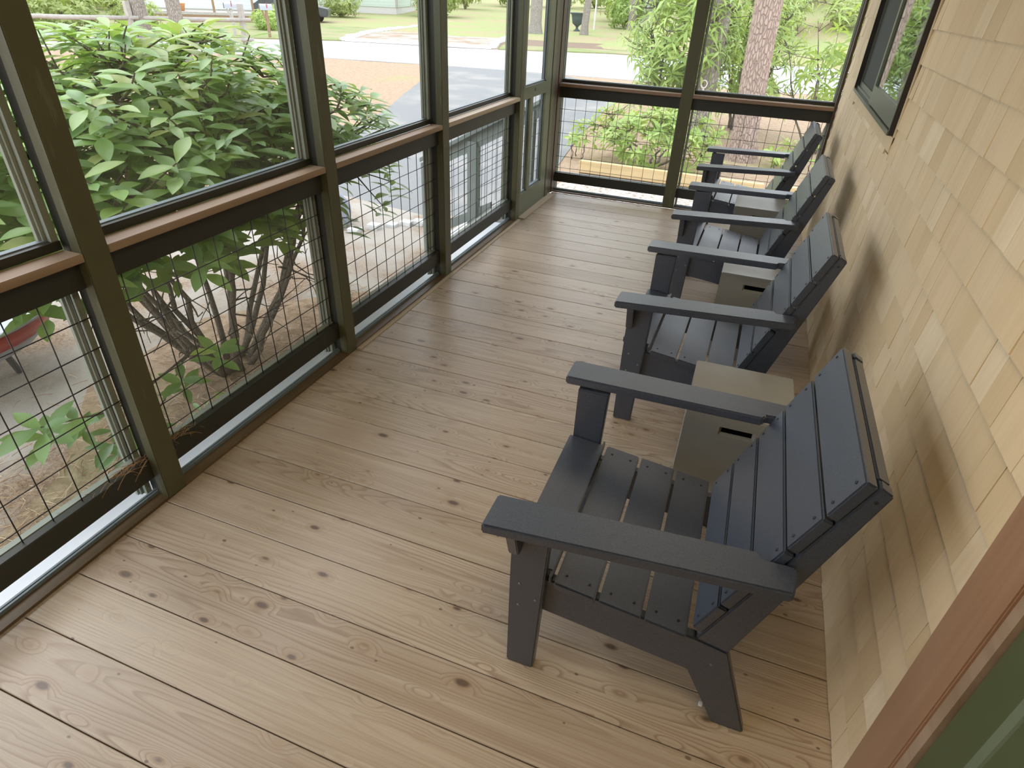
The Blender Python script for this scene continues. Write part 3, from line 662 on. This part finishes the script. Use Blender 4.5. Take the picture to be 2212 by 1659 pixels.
# red tub at the far left, low under the shrub
t = thing('tub', 'red tub with a pale grey curved hull, under the shrub at the left edge', 'tub', (-2.45, .75, G))
prof = [(.05, .13), (.30, .15), (.43, .22), (.50, .30)]
MB().lathe(prof+[(.49, .30), (.42, .235), (.05, .16)], 32, 0, 1, 1.15).build('hull', 'grey_plastic', t, smooth=True)
MB().lathe([(.50, .30), (.53, .40), (.515, .40), (.49, .30)], 32, 0, 1, 1.15).build('red_band', 'red_plastic', t, smooth=True)
MB().lathe([(.525, .398), (.545, .405), (.545, .418), (.51, .418)], 32, 0, 1, 1.15).build('rim', 'grey_plastic', t, smooth=True)
for a in (.7, 2.3, 3.9, 5.5): MB().tube([(.3*math.cos(a), .3*math.sin(a), 0), (.26*math.cos(a), .26*math.sin(a), .17)], .02, 8).build('leg', 'car_dark', t)
rnd = random.Random(31); q = MB()
for i in range(4200):
    x = -.28-abs(rnd.gauss(0, .6)); y = rnd.uniform(-1.2, 3.0); a = rnd.uniform(0, PI); l_ = rnd.uniform(.03, .06); z = G+.010+rnd.random()*.012
    dx, dy = math.cos(a)*l_, math.sin(a)*l_; q.tube([(x-dx, y-dy, z), (x+rnd.gauss(0, .006), y+rnd.gauss(0, .006), z+.006), (x+dx, y+dy, z)], .0016, 3, rnd.random(), False)
o = q.build('pine_needle_litter', 'needle', tones=True); tag(o, 'brown and straw coloured pine needles strewn on the ground along the porch', 'pine needles', None, 'stuff')
# ================================================================ PLANTS
def leaf(q, base, dirv, up, ln, wd, droop, tone, rows=4):
    d = dirv.normalized(); s = d.cross(up)
    s = s.normalized() if s.length > 1e-4 else d.orthogonal().normalized()
    n = s.cross(d).normalized(); vs = []; prof = (.08, .42, .80, 1.0, .93, .60, .06) if rows == 4 else (.15, 1.0, .05)
    R_ = len(prof)-1
    for i, pw in enumerate(prof):
        t = i/R_; c = base+d*(ln*t)-n*(droop*ln*t*t); h = pw*wd/2
        vs += [c-s*h+n*(h*.28), c, c+s*h+n*(h*.28)]
    fs = []
    for i in range(R_):
        a = i*3; fs += [(a, a+1, a+4, a+3), (a+1, a+2, a+5, a+4)]
    q.add(vs, fs, tone)
def whorl(q, p, d, r, ln=.12, n=9, droop=.35, spread=1.15, t0=.5, rows=4, wr=.33):
    d = d.normalized(); u = d.orthogonal().normalized(); v = d.cross(u); a0 = r.uniform(0, 6)
    for i in range(n):
        a = a0+i*2.399; sp = spread*r.uniform(.75, 1.15); k = ln*r.uniform(.7, 1.12)
        dv = d*math.cos(sp)+(u*math.cos(a)+v*math.sin(a))*math.sin(sp)
        leaf(q, p-d*(.010*i*ln/.12), dv, d, k, k*wr*r.uniform(.85, 1.15), droop*r.uniform(.3, 1.4), min(1, max(0, t0+r.gauss(0, .2))), rows)
def shrub(name, label, cat, base, rads, cz, ntips, r, ln, leafmat_, stems=7, zmin=.0, n=9, droop=.35, trunk=.028, rows=4, shell=.55, keep=None, group=None, wr=.33, spread=1.15, extra=(), up=.75, twigs=0):
    t = thing(name, label, cat, base, 0, group); q = MB(); b_ = MB(); B = Vector((0, 0, 0)); cen = Vector((0, 0, cz))
    limbs = []
    for i in range(stems):
        a = 2*PI*i/stems+r.uniform(-.3, .3); e = Vector((math.cos(a)*rads[0]*.55, math.sin(a)*rads[1]*.55, cz*r.uniform(.8, 1.15)))
        st = Vector((math.cos(a)*.10, math.sin(a)*.13, 0)); mid = st.lerp(e, .45)+Vector((r.gauss(0, .08), r.gauss(0, .08), r.gauss(-.06, .05)))*rads[0]
        pts = []
        for k in range(9):
            tt = k/8; p = st*(1-tt)**2+mid*2*tt*(1-tt)+e*tt*tt; pts.append(p+Vector((r.gauss(0, .012), r.gauss(0, .012), 0)))
        b_.tube(pts, [trunk*(1-.6*k/8) for k in range(9)], 8); limbs += pts[3:]
    nodes = list(limbs); tips = []
    for i in range(ntips):
        while True:
            v = Vector((r.gauss(0, 1), r.gauss(0, 1), r.gauss(0, 1))); v.normalize(); v *= r.uniform(shell, 1)**.6
            p = cen+Vector((v.x*rads[0], v.y*rads[1], v.z*rads[2]))
            if p.z < zmin+.3*r.random() or (keep and not keep(p+Vector(base))): continue
            break
        tips.append(p)
    tips += [Vector(e)-Vector(base) for e in extra]
    for p in tips:
        nd = min(nodes, key=lambda c: (c-p).length+(.3 if c.z > p.z else 0))
        mid = nd.lerp(p, .5)+Vector((r.gauss(0, .03), r.gauss(0, .03), -.05*(p-nd).length)); b_.tube([nd, mid, p], [trunk*.3, trunk*.22, trunk*.13], 5); 
        if r.random() < .35: nodes.append(mid)
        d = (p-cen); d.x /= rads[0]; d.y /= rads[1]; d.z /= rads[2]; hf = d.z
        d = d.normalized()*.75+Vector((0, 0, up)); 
        whorl(q, p, d, r, ln*r.uniform(.8, 1.12), r.randint(n-2, n+1), droop, spread, (.38+.22*hf if not twigs else .42+.42*hf)+r.uniform(-.1, .12), rows, wr)  # tone rises with height: lit tops painted into the leaf colour
    for i in range(twigs):
        s0 = r.choice(limbs); pts = [s0]; dv = Vector((r.gauss(0, 1), r.gauss(0, 1), r.gauss(.1, .6))).normalized()
        for k in range(5): dv = (dv+Vector((r.gauss(0, .4), r.gauss(0, .4), r.gauss(0, .35)))).normalized(); pts.append(pts[-1]+dv*r.uniform(.04, .1))
        if min(p.z for p in pts) > .03 and max((p+Vector(base)).x for p in pts) < -.2: b_.tube(pts, [.006, .005, .004, .003, .0025, .002], 5)
    b_.build('branches', 'twig', t, smooth=True); q.build('leaves', leafmat_, t, smooth=True, tones=True)
    return t
r = random.Random(21)
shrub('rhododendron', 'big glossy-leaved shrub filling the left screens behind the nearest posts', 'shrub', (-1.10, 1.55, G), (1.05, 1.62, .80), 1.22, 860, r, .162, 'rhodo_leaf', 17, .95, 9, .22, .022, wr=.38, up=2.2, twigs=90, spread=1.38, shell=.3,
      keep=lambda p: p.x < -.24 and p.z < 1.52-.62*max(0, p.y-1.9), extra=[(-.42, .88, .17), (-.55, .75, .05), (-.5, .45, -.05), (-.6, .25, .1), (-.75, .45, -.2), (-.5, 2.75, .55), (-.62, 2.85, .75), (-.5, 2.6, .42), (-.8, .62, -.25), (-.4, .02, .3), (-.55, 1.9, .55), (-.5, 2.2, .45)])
r = random.Random(5)
shrub('rhododendron', 'low rounded leafy shrub beyond the left bay of the far screen wall', 'shrub', (.42, 8.75, G), (1.05, .85, .55), .42, 190, r, .15, 'far_leaf', 6, .02, 8, .35, .02, rows=2, group='shrubs beyond the far screen wall')
shrub('rhododendron', 'tall drooping leafy shrub left of the pine trunks beyond the far screen wall', 'shrub', (.25, 11.6, G), (1.15, 1.0, 1.45), 1.75, 420, r, .19, 'far_leaf', 7, .55, 8, .9, .03, rows=2, shell=.3, group='shrubs beyond the far screen wall', wr=.27)
shrub('rhododendron', 'thin pale green leafy shrub right of the big pine trunk', 'shrub', (2.75, 11.2, G), (1.35, .9, 1.25), 1.55, 120, r, .19, 'far_leaf', 6, .3, 7, .95, .02, rows=2, shell=.2, group='shrubs beyond the far screen wall', wr=.27)
shrub('rhododendron', 'dense green shrub between the two pine trunks beyond the far screen wall', 'shrub', (1.35, 12.8, G), (1.0, .7, 1.5), 1.6, 260, r, .18, 'far_leaf', 6, .2, 8, .8, .03, rows=2, shell=.2, group='shrubs beyond the far screen wall', wr=.28)
shrub('rhododendron', 'small bright green seedling shrub on the pine straw right of the big pine', 'shrub', (2.25, 9.6, G), (.30, .28, .2), .22, 10, r, .16, 'far_leaf', 3, .0, 8, .4, .01, rows=2)
shrub('rhododendron', 'small bright green sprig behind the farthest chair back', 'shrub', (2.75, 9.0, G), (.30, .28, .3), .3, 10, r, .16, 'far_leaf', 3, .0, 8, .4, .01, rows=2)
shrub('rhododendron', 'small leafy sprig at the driveway edge left of the low shrub', 'shrub', (-.72, 8.6, G), (.22, .22, .25), .35, 7, r, .15, 'far_leaf', 3, .0, 8, .6, .01, rows=2)
shrub('rhododendron', 'little green seedling on the ground below the big shrub, near the nearest post', 'shrub', (-.55, .95, G), (.18, .2, .12), .16, 6, r, .13, 'rhodo_leaf', 3, .0, 8, .4, .008)
# ---- pine trunks
def trunk(x, y, r0, r1, h, lean, label, mat, name='pine_tree', group=None, seed=1):
    rr = random.Random(seed); t = thing(name, label, 'tree', (x, y, groundz(x, y)-.02), 0, group); q = MB(); n = 22; seg = 20; vs = []; fs = []
    for i in range(n+1):
        a = i/n; z = h*a; rad = r0+(r1-r0)*a+(.35*r0*max(0, 1-z/.35)**2)
        cx, cy = lean[0]*z+.03*math.sin(z*.8+seed), lean[1]*z
        for k in range(seg):
            an = 2*PI*k/seg; w_ = 1+.07*noise.noise(Vector((math.cos(an)*2.2, math.sin(an)*2.2, z*1.2+seed))); vs.append((cx+rad*w_*math.cos(an), cy+rad*w_*math.sin(an), z))
    for i in range(n):
        for k in range(seg): fs.append((i*seg+k, i*seg+(k+1) % seg, (i+1)*seg+(k+1) % seg, (i+1)*seg+k))
    q.add(vs, fs); q.build('trunk', mat, t, smooth=True)
    # crown: whorled limbs with needle sprays, above the photo
    b_ = MB(); l_ = MB(); top = Vector((lean[0]*h, lean[1]*h, h))
    for i in range(9):
        a = i*2.4; s = Vector((lean[0]*h*(.7+.03*i), lean[1]*h*(.7+.03*i), h*(.7+.035*i))); e = s+Vector((math.cos(a)*h*.16, math.sin(a)*h*.16, h*.05)); b_.tube([s, s.lerp(e, .5)+Vector((0, 0, .1)), e], [r1*.4, r1*.25, .01], 5)
        for k in range(8): whorl(l_, s.lerp(e, rr.uniform(.4, 1))+Vector((rr.gauss(0, .2), rr.gauss(0, .2), rr.gauss(0, .15))), Vector((math.cos(a), math.sin(a), .6)), rr, .5, 8, .2, 1., .4, 2, .1)
    b_.build('limbs', mat, t); l_.build('needles', 'far_leaf', t, tones=True)
    return t
trunk(1.66, 9.95, .205, .16, 9, (-.035, .0), 'big reddish pine trunk beyond the far screen wall', 'pine_bark', seed=3)
trunk(.86, 11.2, .165, .13, 6.2, (-.01, .0), 'greyer pine trunk just right of the middle post, pale rope hanging on it', 'grey_bark', seed=4)
trunk(-11.4, 37.4, .34, .26, 12, (.0, .0), 'tree trunk across the road seen through the top of the screen door', 'grey_bark', 'tree', seed=5)
trunk(-8.85, 38.6, .21, .15, 11, (.04, .0), 'thin leaning tree trunk right of the urn', 'grey_bark', 'tree', seed=6)
trunk(-14.2, 14.3, .19, .15, 11, (.0, .0), 'right trunk of the pair behind the big shrub, by the rail fence', 'grey_bark', 'tree', seed=7)
trunk(-15.3, 14.1, .22, .17, 6.5, (.0, .0), 'left trunk of the pair behind the big shrub, by the rail fence', 'grey_bark', 'tree', seed=8)
trunk(-7.6, 46, .28, .2, 12, (.0, .0), 'dark trunk far behind the urn among bright shrubs', 'grey_bark', 'tree', seed=9)
trunk(-14.5, 52, .33, .25, 12, (.0, .0), 'distant trunk left of the urn, upper edge', 'grey_bark', 'tree', seed=10)
# rope on the second pine
q = MB(); pts = [(.03*math.sin(a*1.0)*1.6, -.012*math.cos(a*2), .0+.012*a*0+.06*math.cos(a)+.06) for a in [i*.35 for i in range(19)]]
q.tube([(p[0], p[1], p[2]) for p in pts], .011, 6); q.tube([(0, 0, 0), (.01, -.01, -.1), (-.06, -.02, -.18), (-.05, -.02, -.30), (.03, -.02, -.30), (.04, -.01, -.18), (.0, 0, -.1)], .013, 6)
o = q.build('rope', 'rope', smooth=True); o.location = (.78, 10.98, .42); tag(o, 'pale coil of rope hanging on the greyer pine trunk', 'rope')
# ================================================================ ACROSS THE ROAD
def house(loc, rz, size, mats, label, wins, roofz=1.6):
    t = thing('house', label, 'house', loc, rz); w_, d_, h_ = size
    q = MB().box(-w_/2, w_/2, 0, d_, .35, h_); q.build('wall', mats, t)
    MB().box(-w_/2+.05, w_/2-.05, .05, d_-.05, -.3, .35).build('foundation', 'stone_pale', t)
    for x in (-w_/2, w_/2): MB().box(x-.08, x+.08, -.03, .08, .35, h_).build('corner_board', 'weathered_wood', t)
    MB().prism([(-.6, h_-.05), (d_/2, h_+roofz), (d_+.6, h_-.05), (d_/2, h_+roofz-.2)], -w_/2-.4, w_/2+.4, 'x').build('roof', 'weathered_wood', t)
    for x, z, ww, hh in wins:
        f = MB().box(x-ww/2-.09, x+ww/2+.09, -.06, .0, z-.09, z+hh+.09).build('window_frame', 'white_ledge', t)
        MB().box(x-ww/2, x+ww/2, -.07, -.055, z, z+hh).build('pane', 'dark_glass', f)
    return t
house((-30.3, 33.2, G+.1), .74, (8.6, 8, 3.4), 'white_siding', 'white clapboard house behind the two trunks, at the top left', [(-2.2, 1.1, 1.2, 1.1), (1.4, 1.1, 1.6, 1.1), (4.4, 1.1, .9, 1.1)])
house((-29.0, 45.8, G+.3), .30, (6.6, 7, 3.4), 'green_siding', 'pale green clapboard outbuilding between the second and third posts, top edge', [(-1, 1.6, .9, 1.0)])
house((-8.2, 49.5, .3), -.1, (2.2, 3, 3.0), 'white_siding', 'small louvered white shed far behind the urn', [])
house((1.5, 58, 2.2), -.1, (9, 7, 3.2), 'white_siding', 'grey-white house high up behind the pines, mostly hidden', [(0, 1, 1.2, 1.1)])
# porch deck of the white house
t = thing('wooden_deck', 'low brown wooden deck with a bench in front of the white house', 'deck', (-28.6, 29.6, G), .74)
MB().box(-3.4, 3.4, -.9, .9, .35, .47).build('deck_top', 'weathered_wood', t)
MB().box(-3.3, 3.3, -.88, -.83, .0, .34).build('deck_skirt', 'brown_wood', t)
for x in (-3, -1, 1, 3): MB().box(x-.06, x+.06, -.86, -.74, .0, 1.5).build('deck_post', 'brown_wood', t)
o = MB().lathe([(.01, 0), (.20, 0), (.28, .34), (.30, .36), (.26, .36), (.2, .05), (.01, .05)], 20).build('flower_pot', 'orange_clay', smooth=True); o.location = (-29.0, 29.0, G+.47); tag(o, 'orange clay pot standing on the wooden deck of the white house', 'pot')
# split rail fence
t = thing('split_rail_fence', 'weathered split rail fence at the roadside behind the big shrub', 'fence', (-13.45, 16.1, G))
def rails(q, a, c, z, rad): q.tube([(a[0], a[1], z), ((a[0]+c[0])/2, (a[1]+c[1])/2, z-.02), (c[0], c[1], z+.01)], [rad*.8, rad, rad*.75], 7)
pp = [(0, 0), (-1.9, -2.3), (-4.2, -4.6), (-6.6, -6.9)]
for i, (x, y) in enumerate(pp):
    MB().prism([(x-.075, y-.065), (x+.07, y-.07), (x+.08, y+.06), (x-.065, y+.075)], 0, 1.48, 'z').build('fence_post', 'weathered_wood', t, .012)
    if i:
        for z in (.55, 1.08):
            q = MB(); rails(q, (pp[i-1][0]+.2, pp[i-1][1]+.14), (x, y), z, .065); q.build('fence_rail', 'weathered_wood', t, smooth=True)
# mailboxes
def mailbox(x, y, z, rz, label, postm):
    t = thing('mailbox', label, 'mailbox', (x, y, z), rz, 'mailboxes at the road')
    pr = [(-.10, 0), (.10, 0), (.10, .13)]+[(.10*math.cos(a), .13+.10*math.sin(a)) for a in [PI*i/10 for i in range(1, 10)]]+[(-.10, .13)]
    q = MB(); q.prism([(a, c+1.02) for a, c in pr], -.25, .25, 'y'); q.build('box', 'mailbox_grey', t)
    MB().prism([(a*.9, (c-.1)*.9+1.12) for a, c in pr], -.265, -.25, 'y').build('box_door', 'window_track', t)
    MB().box(-.055, .055, -.05, .05, 0, 1.02).build('mailbox_post', postm, t)
    MB().box(.1, .112, .02, .05, 1.1, 1.3).build('flag', 'red_plastic', t)
    MB().prism([(-.2, 1.0), (-.13, 1.02), (.02, .6), (-.02, .55)], -.03, .03, 'x').build('brace', postm, t)
mailbox(-18.6, 23.4, G, -.7, 'grey arched mailbox on a wooden post, right one, at the roadside', 'brown_wood')
mailbox(-20.0, 22.9, G, -.7, 'dark-topped mailbox left of the grey arched one', 'weathered_wood')
# urn
t = thing('urn', 'dark iron urn planter on a pale stone slab across the road', 'urn', (-10.1, 41.5, G+.02))
MB().lathe([(.01, .08), (.22, .08), (.20, .16), (.09, .22), (.07, .32), (.12, .38), (.30, .52), (.36, .80), (.40, .98), (.48, 1.04), (.50, 1.09), (.42, 1.09), (.36, .98), (.01, .95)], 28).build('bowl', 'urn_iron', t, smooth=True)
MB().box(-.5, .5, -.4, .4, 0, .08).build('slab', 'stone_pale', t, .02)
# lamp post / pale pole
o = MB().tube([(0, 0, 0), (0, 0, 3)], .05, 8).build('pole', 'white_ledge'); o.location = (-9.65, 44, G); tag(o, 'thin pale pole behind the urn', 'pole')
# parked car by the white house, mostly cropped by the frame
t = thing('parked_car', 'dark parked car far behind the fence post, at the top edge', 'car', (-25.5, 34.0, G), .5)
MB().prism([(-2.1, .35), (2.1, .35), (2.15, .75), (1.3, .9), (.8, 1.4), (-1.2, 1.42), (-1.9, .95), (-2.15, .85)], -.85, .85, 'y').build('body', 'car_dark', t, .05)
for x in (-1.35, 1.35):
    for y in (-.8, .8):
        q = MB().tube([(x, y-.11, .32), (x, y+.11, .32)], .32, 18); q.build('wheel', 'slot_dark', t, smooth=False)
MB().prism([(.75, .95), (1.2, .92), (.78, 1.33)], -.86, .86, 'y').build('side_window', 'dark_glass', t)
# ---- background shrubs and woods: every one its own object, sharing a few meshes
def bushproto(seed, n, ln, mat):
    rr = random.Random(seed); q = MB(); b_ = MB()
    for i in range(7):
        a = i*.9; e = Vector((math.cos(a)*.6, math.sin(a)*.6, rr.uniform(.9, 1.4))); b_.tube([(0, 0, 0), e*.5+Vector((0, 0, .1)), e], [.03, .02, .008], 5)
    for i in range(n):
        v = Vector((rr.gauss(0, 1), rr.gauss(0, 1), rr.gauss(0, 1))).normalized()*rr.uniform(.35, 1)**.5; lump = 1+.3*noise.noise(v*2+Vector((seed, 0, 0)))
        p = Vector((v.x*lump, v.y*lump, .95+v.z*.95*lump))
        if p.z < .02: continue
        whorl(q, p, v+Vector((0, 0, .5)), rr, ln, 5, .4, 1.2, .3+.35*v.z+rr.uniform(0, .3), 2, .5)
    return b_.mesh('branches'), q.mesh('leaves', tones=True, smooth=True)
protos = [bushproto(1, 420, .16, 'back_leaf'), bushproto(2, 420, .13, 'back_leaf'), bushproto(3, 300, .2, 'far_leaf')]
for i, (bm_, lm_) in enumerate(protos):
    bm_.materials.append(M['twig']); lm_.materials.append(M['far_leaf' if i == 2 else 'back_leaf'])
def bush(kind, x, y, s, sz, label, group, cat='shrub'):
    t = thing('woodland_shrub', label, cat, (x, y, groundz(x, y)-.05), (x*7+y) % 6.28, group)
    for nm, me in zip(('branches', 'leaves'), protos[kind]):
        o = link(nm, me, None, t); o.scale = (s, s, sz)
    return t
for x, y, s, sz, l_ in [(-26.4, 40.2, 1.5, 1.0, 'light green shrub at the right corner of the pale green outbuilding'), (-22.8, 28.5, .9, .55, 'low bright shrub just right of the mailboxes'), (-21.6, 26.9, .7, .5, 'small bright shrub under the grey mailbox'),
                        (-24.2, 31.5, 1.0, .6, 'pale shrub between the mailboxes and the outbuilding'), (-22.6, 47, 2.0, 1.5, 'broad pale shrub above the drive across the road'), (-18.8, 25.9, .45, .3, 'tiny roadside tuft near the drive entrance'),
                        (-8.3, 47, 1.5, 1.5, 'bright yellow-green shrub behind the urn'), (-5.4, 46, 1.6, 1.6, 'bright green shrub right of the distant dark trunk'), (-10.2, 55, 2.2, 2, 'pale shrub far behind the urn'), (-32.5, 21.5, 3.2, 2.0, 'pale green shrub at the upper left corner behind the big shrub'), (-38.5, 27.0, 3.0, 2.0, 'taller pale shrub left of the white house'), (-29.0, 17.0, 2.0, 1.2, 'broad pale shrub beside the nearest post at the top'), (-25.6, 19.6, 1.5, 1.1, 'yellowish shrub between the big shrub top and the white house'), (-24.2, 21.8, 1.1, .8, 'small yellowish shrub left of the pair of trunks'), (-42, 20, 3.6, 2.2, 'large hazy shrub in the top left corner')]:
    bush(2 if 'bright' in l_ else 0, x, y, s, sz, l_, None)
rr = random.Random(77); nb = 0; used = []
def free(x, y, d):
    if any(math.hypot(x-a, y-b_) < d for a, b_ in used): return False
    used.append((x, y)); return True
for i in range(260):
    x = rr.uniform(-75, 42); y = rr.uniform(50, 95) if x > -24 else rr.uniform(44, 85)-(max(0, -24-x))*.25
    if -22 < x < -12 and y < 64: continue
    if x < -22 and y < 56 and x > -46: continue
    if not free(x, y, 5.6): continue
    s = rr.uniform(2.3, 3.0); bush(rr.choice((0, 1)), x, y, s, s*rr.uniform(.8, 1.5), 'hazy pale green woodland shrub far across the road', 'woodland far across the road'); nb += 1
for i in range(120):
    x = rr.uniform(-4, 34); y = rr.uniform(33.5, 50)
    if not free(x, y, 2.7): continue
    s = rr.uniform(1.1, 2.0); bush(rr.choice((0, 1, 1)), x, y, s, s*rr.uniform(.6, 1.1), 'brushy undergrowth on the bank across the road at the right', 'undergrowth on the bank across the road')
for i in range(22):
    x = -60+i*1.9; y = 22-(i*.1)+rr.uniform(0, 16)
    if x > -38: continue
    s = rr.uniform(1.2, 2.6); bush(rr.choice((0, 1)), x, y+6, s, s*.9, 'pale shrub across the road at the upper left corner', 'shrubs across the road, upper left')
